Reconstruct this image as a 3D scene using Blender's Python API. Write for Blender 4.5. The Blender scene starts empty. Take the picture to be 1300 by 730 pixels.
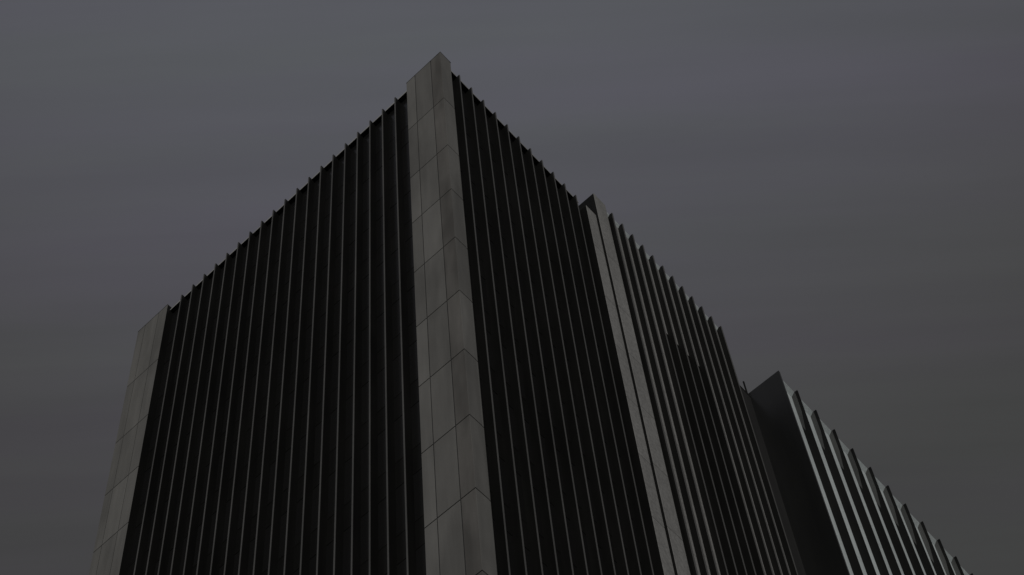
import bpy, math, random
from mathutils import Matrix, Vector
random.seed(7)
U = 0.75                      # metres per facade module
CZ = -103.5762                # eye height in modules, measured from the tower top
EYE = 1.6
def S(x, y, z): return (x*U, y*U, (z-CZ)*U + EYE)
GZ = CZ - EYE/U               # ground level in modules
C = bpy.context.scene.collection

# ------------------------------------------------------------------ materials
def new_mat(name):
    m = bpy.data.materials.new(name); m.use_nodes = True
    nt = m.node_tree; b = nt.nodes['Principled BSDF']
    return m, nt, b
def N(nt, t, **k):
    n = nt.nodes.new(t)
    for a, v in k.items():
        if a in n.inputs.keys() if isinstance(a, str) else False: n.inputs[a].default_value = v
        else: setattr(n, a, v)
    return n
def surface(name, col, rough=.7, spec=.3, var=.15, island=.0, streak=.2, speck=0, scale=1.0, metal=0, bump=.0, stain=0):
    """base colour with per-panel tone, broad weathering, vertical rain streaks and fine grain"""
    m, nt, b = new_mat(name); L = nt.links
    tc = N(nt, 'ShaderNodeTexCoord'); 
    def noise(sc, vec, det=4, ro=.6):
        mp = N(nt, 'ShaderNodeMapping'); mp.inputs['Scale'].default_value = vec
        L.new(tc.outputs['Object'], mp.inputs['Vector'])
        n = N(nt, 'ShaderNodeTexNoise'); n.inputs['Scale'].default_value = sc
        n.inputs['Detail'].default_value = det; n.inputs['Roughness'].default_value = ro
        L.new(mp.outputs[0], n.inputs['Vector']); return n.outputs['Fac']
    def rng(fac, a, b_, lo=.3, hi=.7):
        r = N(nt, 'ShaderNodeMapRange'); r.inputs['From Min'].default_value = lo; r.inputs['From Max'].default_value = hi
        r.inputs['To Min'].default_value = a; r.inputs['To Max'].default_value = b_
        L.new(fac, r.inputs['Value']); return r.outputs[0]
    def mul(a, b_):
        x = N(nt, 'ShaderNodeMath', operation='MULTIPLY'); L.new(a, x.inputs[0]); L.new(b_, x.inputs[1]); return x.outputs[0]
    f = rng(noise(.35*scale, (1, 1, .5)), 1-var, 1+var)
    f = mul(f, rng(noise(2.2*scale, (1, 1, .07), 5, .65), 1-streak, 1+streak*.6))
    f = mul(f, rng(noise(30, (1, 1, 1), 2), .94, 1.06))
    if speck: f = mul(f, rng(noise(9, (1, 1, .8), 6, .8), 1-speck, 1+speck, .38, .62))
    if island:
        g = N(nt, 'ShaderNodeNewGeometry'); f = mul(f, rng(g.outputs['Random Per Island'], 1-island, 1+island, 0, 1))
    if stain:
        f = mul(f, rng(noise(.55, (1, 1, .22), 3, .5), 1-stain, 1.0, .40, .52))
    v = N(nt, 'ShaderNodeVectorMath', operation='SCALE'); v.inputs[0].default_value = col
    L.new(f, v.inputs['Scale']); L.new(v.outputs[0], b.inputs['Base Color'])
    b.inputs['Roughness'].default_value = rough; b.inputs['Specular IOR Level'].default_value = spec
    b.inputs['Metallic'].default_value = metal
    if bump:
        bp = N(nt, 'ShaderNodeBump'); bp.inputs['Strength'].default_value = bump; bp.inputs['Distance'].default_value = .02
        L.new(noise(6, (1, 1, 1)), bp.inputs['Height']); L.new(bp.outputs[0], b.inputs['Normal'])
    return m
M = dict(
    stone=surface('travertine_cladding', (.200, .198, .190), .8, .2, .10, .13, .14, stain=.18, bump=.15),
    stained=surface('stained_travertine', (.165, .160, .152), .85, .2, .14, .12, .16, stain=.33, bump=.15),
    joint=surface('open_joint', (.05, .05, .05), .9, .1),
    grey=surface('grey_stone', (.31, .31, .303), .75, .25, .08, .07, .12, speck=.20),
    trim=surface('fin_trim', (.118, .118, .116), .6, .3, .12, 0, .22, speck=.08),
    bronze=surface('dark_bronze', (.0095, .0095, .009), .55, .12, .25, 0, .3),
    frame=surface('window_frame', (.0115, .0115, .011), .3, .16, .1),
    core=surface('dark_core', (.02, .02, .02), .9, .1),
    coping=surface('coping_metal', (.46, .46, .45), .5, .4, .1, 0, .15),
    pale=surface('pale_metal_panel', (.80, .88, .89), .5, .4, .10, .05, .12, speck=.12),
    panel=surface('fin_side_lit_tone', (.075, .077, .075), .5, .3, .2, 0, .3),  # lighter grey standing for light on the far block's upper fin sides
    charcoal=surface('charcoal_cladding', (.0135, .014, .014), .28, .75, .12, .0, .15),
    louvre=surface('louvre_panel', (.034, .034, .033), .6, .15, .2, 0, .3),
    link=surface('charcoal_render', (.035, .035, .035), .8, .2, .15, 0, .2),
    roofing=surface('roofing', (.12, .12, .12), .9, .2),
    asphalt=surface('asphalt', (.06, .06, .06), .9, .3, .2, 0, 0, speck=.15),
    paving=surface('paving', (.60, .59, .57), .85, .2, .12, 0, 0, speck=.1),
    kerb=surface('kerb_stone', (.3, .3, .29), .85, .2),
)
def glass():
    m, nt, b = new_mat('tinted_glass'); L = nt.links
    g = N(nt, 'ShaderNodeNewGeometry'); r = N(nt, 'ShaderNodeMapRange')
    r.inputs['To Min'].default_value = .0112; r.inputs['To Max'].default_value = .0140
    L.new(g.outputs['Random Per Island'], r.inputs['Value'])
    c = N(nt, 'ShaderNodeCombineColor'); [L.new(r.outputs[0], c.inputs[i]) for i in range(3)]
    L.new(c.outputs[0], b.inputs['Base Color'])
    b.inputs['Roughness'].default_value = .22; b.inputs['Specular IOR Level'].default_value = .16
    return m
M['glass'] = glass()

# ------------------------------------------------------------------ mesh helpers
class MB:
    def __init__(s): s.v = []; s.f = []; s.m = []
    def box(s, x0, x1, y0, y1, z0, z1, mi=0):
        n = len(s.v)
        for x in (x0, x1):
            for y in (y0, y1):
                for z in (z0, z1): s.v.append(S(x, y, z))
        for q in ((0, 1, 3, 2), (4, 6, 7, 5), (0, 4, 5, 1), (2, 3, 7, 6), (0, 2, 6, 4), (1, 5, 7, 3)):
            s.f.append([n+i for i in q]); s.m.append(mi)
        return s
    def prism_yz(s, x0, x1, pts, mi=0):      # polygon in y,z extruded along x
        n = len(s.v); k = len(pts)
        for x in (x0, x1):
            for (y, z) in pts: s.v.append(S(x, y, z))
        s.f.append([n+i for i in range(k)][::-1]); s.f.append([n+k+i for i in range(k)])
        for i in range(k): s.f.append([n+i, n+(i+1) % k, n+k+(i+1) % k, n+k+i])
        s.m += [mi]*(k+2)
        return s
    def build(s, name, mats, parent=None, bevel=0):
        me = bpy.data.meshes.new(name); o0 = Vector(parent.location) if parent is not None else Vector((0, 0, 0))
        root = parent
        off = Vector(root_off(parent)) if parent is not None else Vector((0, 0, 0))
        me.from_pydata([tuple(Vector(v)-off) for v in s.v], [], s.f)
        for mt in (mats if isinstance(mats, (list, tuple)) else [mats]): me.materials.append(M[mt])
        for p, mi in zip(me.polygons, s.m): p.material_index = mi
        import bmesh
        bm = bmesh.new(); bm.from_mesh(me); bmesh.ops.recalc_face_normals(bm, faces=bm.faces); bm.to_mesh(me); bm.free()
        ob = bpy.data.objects.new(name, me); C.objects.link(ob)
        if parent is not None: ob.parent = parent
        if bevel:
            b = ob.modifiers.new('bevel', 'BEVEL'); b.width = bevel; b.segments = 2; b.limit_method = 'ANGLE'
        return ob
def root_off(o):
    v = Vector((0, 0, 0))
    while o is not None: v += Vector(o.location); o = o.parent
    return v
def thing(name, label, cat, loc, group=None):
    o = bpy.data.objects.new(name, None); C.objects.link(o); o.location = loc
    o['label'] = label; o['category'] = cat
    if group: o['group'] = group
    o.empty_display_size = .5
    return o
GR = 'dark finned office blocks of one complex'

JOINTS = [-6.69, -12.9] + [-12.9-5.298*k for k in range(1, 17)]   # cladding course lines (one storey each)
def courses(top):
    z = [top] + [j for j in JOINTS if j < top-1.5] + [GZ]
    return [(z[i+1], z[i]) for i in range(len(z)-1)]

# ------------------------------------------------------------------ corner tower
W1 = thing('office_tower', 'tallest dark office block, with the pale stone pier up its near corner', 'office building', S(0, 0, GZ), GR)
WALL = .50
m = MB(); m.box(.56, 12.10, .56, 25.50, GZ, -.42); m.build('wall', 'core', W1)
m = MB(); m.box(.95, 12.05, 2.9, 22.8, -.415, -.40); m.build('roof', 'roofing', W1)
# corner pier: backing and stone slabs with open joints
m = MB(); m.box(.03, .84, .03, 2.64, GZ, -.05)
m.build('pier', 'joint', W1)
G = .038
m = MB()
for (a, b) in courses(0):
    b2 = b - (0 if b == 0 else G*.8); a2 = a + (0 if a == GZ else G*.8)
    # L-shaped corner slab
    n = len(m.v)
    prof = [(0, .77-G*.7), (0, 0.0), (.752, 0.0), (.752, .028), (.028, .028), (.028, .77-G*.7)]
    for z in (a2, b2):
        for (x, y) in prof: m.v.append(S(x, y, z))
    k = len(prof)
    m.f.append([n+i for i in range(k)][::-1]); m.f.append([n+k+i for i in range(k)])
    for i in range(k): m.f.append([n+i, n+(i+1) % k, n+k+(i+1) % k, n+k+i])
    m.m += [0]*(k+2); m.m[-k] = 1
    m.box(0, .028, .77+G*.7, 1.99-G*.7, a2, b2)
    m.box(0, .028, 1.99+G*.7, 2.65, a2, b2)
    m.box(.775, .86, .012, .028, a2, b2)
m.build('stone_cladding', ['stone', 'stained'], W1, bevel=.006)
m = MB(); m.box(-.012, .87, -.012, 2.66, .002, .045); m.build('pier_cap', 'trim', W1)
# far left pier
m = MB(); m.box(.03, .84, 22.90, 25.57, GZ, -.05); m.build('pier', 'joint', W1)
m = MB()
for (a, b) in courses(0):
    b2 = b - (0 if b == 0 else G*.8); a2 = a + (0 if a == GZ else G*.8)
    for (y0, y1) in ((22.875, 23.68), (23.68, 24.92), (24.92, 25.585)):
        m.box(0, .028, y0+(G*.7 if y0 > 22.9 else 0), y1-(G*.7 if y1 < 25.5 else 0), a2, b2)
m.build('stone_cladding', 'stone', W1, bevel=.006)
m = MB(); m.box(-.012, .87, 22.865, 25.595, .002, .045); m.build('pier_cap', 'trim', W1)
m = MB(); m.box(.031, .84, 22.872, 22.897, GZ, -.02); m.build('pier_return', 'bronze', W1)
# right pier beside the second block
m = MB(); m.box(12.18, 13.0, -.22, 6, GZ, -1.55); m.build('pier', 'joint', W1)
m = MB()
for (a, b) in courses(-1.5):
    b2 = b - (0 if b == -1.5 else .015); a2 = a + (0 if a == GZ else .015)
    m.box(12.15, 13.03, -.25, -.222, a2, b2)
m.build('stone_cladding', 'grey', W1, bevel=.006)
m = MB(); m.box(12.152, 12.178, -.219, .5, GZ, -1.52); m.build('pier_return', 'bronze', W1)
# copings
m = MB(); m.box(.235, .95, 2.665, 22.865, -.40, -.28); c1 = m.build('coping', ['coping'], W1)
m = MB(); m.box(.875, 12.148, .215, .95, -.40, -.28); m.build('coping', ['coping'], W1)
m = MB(); m.box(.262, .93, 2.668, 22.862, -.416, -.402); m.build('soffit', 'bronze', W1)
m = MB(); m.box(.878, 12.146, .242, .93, -.416, -.402); m.build('soffit', 'bronze', W1)

def storeys(top):
    z = top; out = []
    zs = [top] + [j for j in JOINTS if j < top-1] + [GZ]
    return zs
def glaze(p, axis, a, b, plane, top):
    """one bay of windows: panes, spandrels and transoms between two fins"""
    m = MB(); zs = storeys(top)
    for i in range(len(zs)-1):
        t, bt = zs[i], zs[i+1]; h = t-bt; sp = bt + h*.36
        for (z0, z1, d, mi) in ((bt+.05, sp-.05, .04, 2), (sp+.05, t-.05, .045, 0)):
            if axis == 'y': m.box(plane+d, plane+d+.02, a, b, z0, z1, mi)
            else: m.box(a, b, plane+d, plane+d+.02, z0, z1, mi)
        for zc in (bt, sp):
            if axis == 'y': m.box(plane+.03, plane+.075, a, b, zc-.045, zc+.045, 2)
            else: m.box(a, b, plane+.03, plane+.075, zc-.045, zc+.045, 2)
    return m.build('window_bay', ['glass', 'bronze', 'frame'], p)
FT = -.353
def fin_left(p, y, w=.075):
    m = MB(); m.box(.055, WALL+.05, y-.042, y+.042, GZ, FT); f = m.build('fin', 'bronze', p)
    t = MB(); t.box(.034, .054, y-w/2, y+w/2, GZ, FT+.004); t.build('fin_edge', 'trim', f)
def fin_right(p, x, y0, y1, top, w=.075, ed='trim', bl='bronze', th=.042):
    m = MB(); m.box(x-th, x+th, y0+.021, y1, GZ, top); f = m.build('fin', bl, p)
    t = MB(); t.box(x-w/2, x+w/2, y0, y0+.02, GZ, top+.004); t.build('fin_edge', ed, f)
    return f
LY = [3.616+k for k in range(19)]; RX = [1.715+k for k in range(11)]
RX = [x - .09 + .009*i for i, x in enumerate(RX)]
e = [2.65] + LY + [22.87]
for i in range(len(e)-1): glaze(W1, 'y', e[i]+(.045 if i else .005), e[i+1]-(.045 if i < len(e)-2 else .005), WALL-.06, -.42)
e = [.86] + RX + [12.15]
for i in range(len(e)-1): glaze(W1, 'x', e[i]+(.045 if i else .005), e[i+1]-(.045 if i < len(e)-2 else .005), WALL-.06, -.42)
for y in LY: fin_left(W1, y)
for x in RX: fin_right(W1, x, .034, WALL+.05, FT)

# ------------------------------------------------------------------ second block
W2 = thing('office_block', 'middle office block of grey stone bays between close dark fins, joined to the tallest block', 'office building', S(13.05, 0, GZ), GR)
T2 = .34; P2 = .965; X2 = 14.38
F2 = [X2+P2*k for k in range(12)]
m = MB(); m.box(13.2, 25.15, .12, 20, GZ, .12); m.build('wall', 'core', W2)
m = MB(); m.box(13.25, 25.1, .2, 19.9, .125, .14); m.build('roof', 'roofing', W2)
m = MB(); m.box(13.052, 13.085, -.372, 19.5, GZ, 1.38); m.build('end_wall', 'bronze', W2)
m = MB(); m.box(13.09, 14.12, -.37, 1.6, GZ, 1.37); m.build('pier', 'joint', W2)
m = MB()
for (a, b) in courses(1.4):
    m.box(13.052, 14.15, -.40, -.375, a+(0 if a == GZ else .015), b-(0 if b == 1.4 else .015))
m.build('stone_cladding', 'grey', W2, bevel=.006)
m = MB(); m.prism_yz(14.155, 25.14, [(-.42, T2-.03), (-.42, T2+.006), (.11, T2+.006), (.11, T2-.22), (-.284, T2-.22)]); m.build('coping', 'pale', W2)
e = [14.155] + F2
for i in range(len(e)-1):
    low = GZ
    if 4 <= i <= 7: low = -9.3
    m = MB()
    for (a, b) in courses(T2-.225):
        if b <= low: continue
        a = max(a, low)
        m.box(e[i]+(.05 if i else .005), e[i+1]-.05, -.28, .1, a+(0 if a in (GZ, low) else .012), b-(0 if b == T2-.225 else .012))
    m.build('wall_panel', 'grey', W2)
    if low > GZ:
        mm = MB(); a0, b0 = e[i]+.05, e[i+1]-.05
        zs = [low-.02] + [j for j in JOINTS if j < low-1] + [GZ]
        for q in range(len(zs)-1): mm.box(a0, b0, .04, .08, zs[q+1]+.05, zs[q]-.05, 0); mm.box(a0, b0, .0, .09, zs[q+1]-.05, zs[q+1]+.05, 1)
        mm.build('window_bay', ['louvre', 'frame'], W2)
for x in F2: fin_right(W2, x, -.63, .09, T2-.012, .10)
m = MB(); m.box(25.06, 25.15, -.27, .11, GZ, T2-.1); m.build('end_return', 'bronze', W2)

# ------------------------------------------------------------------ link and third block
W4 = thing('link_building', 'plain charcoal wall set back between the middle block and the far right block', 'building', S(27, .5, GZ))
m = MB(); m.box(25.16, 28.69, .5, 12, GZ, -2.55); m.build('wall', 'link', W4)
m = MB(); m.box(25.155, 28.69, .47, .75, -2.545, -2.42); m.build('coping', 'link', W4)
m = MB(); m.box(28.50, 28.585, .52, .605, -2.41, -.75); m.box(28.47, 28.615, .49, .635, -2.415, -2.30)
rod = m.build('lightning_rod', 'bronze')
rod['label'] = 'thin dark upright rod at the roof edge beside the blank charcoal end wall'; rod['category'] = 'lightning rod'

W3 = thing('office_block', 'far right office block with a blank charcoal end wall and wide pale metal bays', 'office building', S(28.7, 0, GZ), GR)
T3 = -2.05
m = MB(); m.box(28.86, 62, -1.2, 20, GZ, -2.2); m.build('wall', 'core', W3)
m = MB(); m.box(28.9, 61.9, -1.0, 19.9, -2.195, -2.18); m.build('roof', 'roofing', W3)
m = MB()
ys = [-1.83, .9, 3.6, 6.3, 9, 12, 15, 18, 20]
for (a, b) in courses(T3):
    m.box(28.70, 28.84, -1.838, 20, a, b-.0)
m = MB(); m.box(28.70, 28.85, -1.838, 20, GZ, T3); m.build('end_wall', 'charcoal', W3)
m = MB(); m.prism_yz(28.855, 62, [(-1.60, T3-.03), (-1.60, T3+.006), (-1.21, T3+.006), (-1.21, T3-.33), (-1.354, T3-.33)]); m.build('coping', 'pale', W3)
F3 = [28.7+2.0*k for k in range(1, 17)]
e = [28.86] + F3
for i in range(len(e)-1):
    m = MB()
    for (a, b) in courses(T3-.335):
        m.box(e[i]+(.06 if i else .005), e[i+1]-.06, -1.35, -1.21, a+(0 if a == GZ else .012), b-(0 if b == T3-.335 else .012))
    m.build('wall_panel', 'pale', W3)
for x in F3:
    f = fin_right(W3, x, -1.835, -1.21, T3-.006, .10, 'bronze', 'bronze', .05)
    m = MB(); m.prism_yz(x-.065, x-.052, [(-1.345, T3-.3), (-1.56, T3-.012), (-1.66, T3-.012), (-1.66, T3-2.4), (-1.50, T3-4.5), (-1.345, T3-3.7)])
    m.build('lit_side_patch', 'panel', f)  # added plate: light on the upper fin side, its pointed end a shadow edge

# ------------------------------------------------------------------ ground
def sheet(name, x0, x1, y0, y1, z, mat):
    me = bpy.data.meshes.new(name)
    me.from_pydata([(x0, y0, z), (x1, y0, z), (x1, y1, z), (x0, y1, z)], [], [(0, 1, 2, 3)]); me.materials.append(M[mat])
    o = bpy.data.objects.new(name, me); C.objects.link(o); o['kind'] = 'structure'; return o
sheet('ground', -3000, 3000, -3000, 3000, 0, 'asphalt')
sheet('plaza', -34, 90, -30, 60, .004, 'paving')

# ------------------------------------------------------------------ camera
yaw, pitch, roll, f = 0.657037, 0.917787, -0.0988406, 2382.045
cy, sy, cp, sp = math.cos(yaw), math.sin(yaw), math.cos(pitch), math.sin(pitch)
fw = Vector((cp*cy, cp*sy, sp)); r = Vector((sy, -cy, 0)); u = r.cross(fw)
rr = math.cos(roll)*r + math.sin(roll)*u; uu = -math.sin(roll)*r + math.cos(roll)*u
cam = bpy.data.cameras.new('camera'); co = bpy.data.objects.new('camera', cam); C.objects.link(co)
mat = Matrix((rr, uu, -fw)).transposed().to_4x4(); mat.translation = Vector(S(-30.15435, -24.36553, CZ))
co.matrix_world = mat
cam.sensor_fit = 'HORIZONTAL'; cam.sensor_width = 36; cam.lens = f/1300*36
cam.shift_y = 419.23/1300; cam.shift_x = .147/1300
cam.clip_start = .1; cam.clip_end = 8000
bpy.context.scene.camera = co

# ------------------------------------------------------------------ sky and sun
SUN_EL, SUN_AZ = math.radians(15), math.radians(-140)    # azimuth of the direction towards the sun, from +x
sd = Vector((math.cos(SUN_EL)*math.cos(SUN_AZ), math.cos(SUN_EL)*math.sin(SUN_AZ), math.sin(SUN_EL)))
sl = bpy.data.lights.new('sun', 'SUN'); sl.energy = 4.3; sl.angle = math.radians(14); sl.color = (1, .97, .93)
so = bpy.data.objects.new('sun', sl); C.objects.link(so); so.rotation_euler = sd.to_track_quat('Z', 'Y').to_euler()
w = bpy.data.worlds.new('World'); bpy.context.scene.world = w; w.use_nodes = True
nt = w.node_tree; L = nt.links; nt.nodes.clear()
out = N(nt, 'ShaderNodeOutputWorld')
sky = N(nt, 'ShaderNodeTexSky', sky_type='NISHITA', sun_disc=False, sun_elevation=SUN_EL)
sky.sun_rotation = math.pi/2 - SUN_AZ; sky.dust_density = 4; sky.air_density = 1.5
hsv = N(nt, 'ShaderNodeHueSaturation'); hsv.inputs['Saturation'].default_value = .12; L.new(sky.outputs[0], hsv.inputs['Color'])
b1 = N(nt, 'ShaderNodeBackground'); b1.inputs['Strength'].default_value = .05; L.new(hsv.outputs[0], b1.inputs['Color'])
tc = N(nt, 'ShaderNodeTexCoord'); sep = N(nt, 'ShaderNodeSeparateXYZ'); L.new(tc.outputs['Generated'], sep.inputs[0])
ramp = N(nt, 'ShaderNodeValToRGB'); cr = ramp.color_ramp; cr.interpolation = 'B_SPLINE'
def cc(v, t=(1, 1, 1)): return (v*t[0], v*t[1], v*t[2], 1)
pts = [(0, cc(.25)), (.70, cc(.235)), (.815, cc(.26, (1, 1, .98))), (.86, cc(.325, (1, .985, 1.03))), (.90, cc(.405, (.975, .975, 1.09))), (.945, cc(.51, (.95, .99, 1.09))), (1, cc(.56, (.95, 1, 1.08)))]
cr.elements[0].position, cr.elements[0].color = pts[0]; cr.elements[1].position, cr.elements[1].color = pts[-1]
for pz, cl in pts[1:-1]:
    el = cr.elements.new(pz); el.color = cl
L.new(sep.outputs['Z'], ramp.inputs[0])
# thin stratus streaks: the cloud deck seen by direction, projected on a flat layer
zc = N(nt, 'ShaderNodeMath', operation='MAXIMUM'); zc.inputs[1].default_value = .12; L.new(sep.outputs['Z'], zc.inputs[0])
dv = N(nt, 'ShaderNodeVectorMath', operation='DIVIDE'); L.new(tc.outputs['Generated'], dv.inputs[0]); L.new(zc.outputs[0], dv.inputs[1])
rot = N(nt, 'ShaderNodeMapping'); rot.inputs['Rotation'].default_value = (0, 0, -yaw - .05); L.new(dv.outputs[0], rot.inputs['Vector'])
def cn(sc, vec, det):
    mp = N(nt, 'ShaderNodeMapping'); mp.inputs['Scale'].default_value = vec; L.new(rot.outputs[0], mp.inputs['Vector'])
    n = N(nt, 'ShaderNodeTexNoise'); n.inputs['Scale'].default_value = sc; n.inputs['Detail'].default_value = det; n.inputs['Roughness'].default_value = .5
    L.new(mp.outputs[0], n.inputs['Vector']); return n.outputs['Fac']
mr = N(nt, 'ShaderNodeMapRange'); mr.inputs['From Min'].default_value = .3; mr.inputs['From Max'].default_value = .7
mr.inputs['To Min'].default_value = .945; mr.inputs['To Max'].default_value = 1.045; L.new(cn(4, (9, .7, 1), 6), mr.inputs['Value'])
tint = N(nt, 'ShaderNodeValToRGB'); tint.color_ramp.elements[0].position = .38; tint.color_ramp.elements[1].position = .62
tint.color_ramp.elements[0].color = (1.0, .975, 1.05, 1); tint.color_ramp.elements[1].color = (.985, 1.0, 1.005, 1)
L.new(cn(3, (6, .5, 1), 4), tint.inputs[0])
m1 = N(nt, 'ShaderNodeVectorMath', operation='MULTIPLY'); L.new(ramp.outputs[0], m1.inputs[0]); L.new(tint.outputs[0], m1.inputs[1])
m2 = N(nt, 'ShaderNodeVectorMath', operation='SCALE'); L.new(m1.outputs[0], m2.inputs[0]); L.new(mr.outputs[0], m2.inputs['Scale'])
b2 = N(nt, 'ShaderNodeBackground'); b2.inputs['Strength'].default_value = 1.0; L.new(m2.outputs[0], b2.inputs['Color'])
mix = N(nt, 'ShaderNodeMixShader'); mix.inputs[0].default_value = .85
L.new(b1.outputs[0], mix.inputs[1]); L.new(b2.outputs[0], mix.inputs[2]); L.new(mix.outputs[0], out.inputs[0])

sc = bpy.context.scene
sc.view_settings.view_transform = 'Standard'; sc.view_settings.look = 'None'
sc.view_settings.exposure = -2.1; sc.view_settings.gamma = 1; sc.view_settings.use_curve_mapping = False
sc.cycles.use_denoising = True
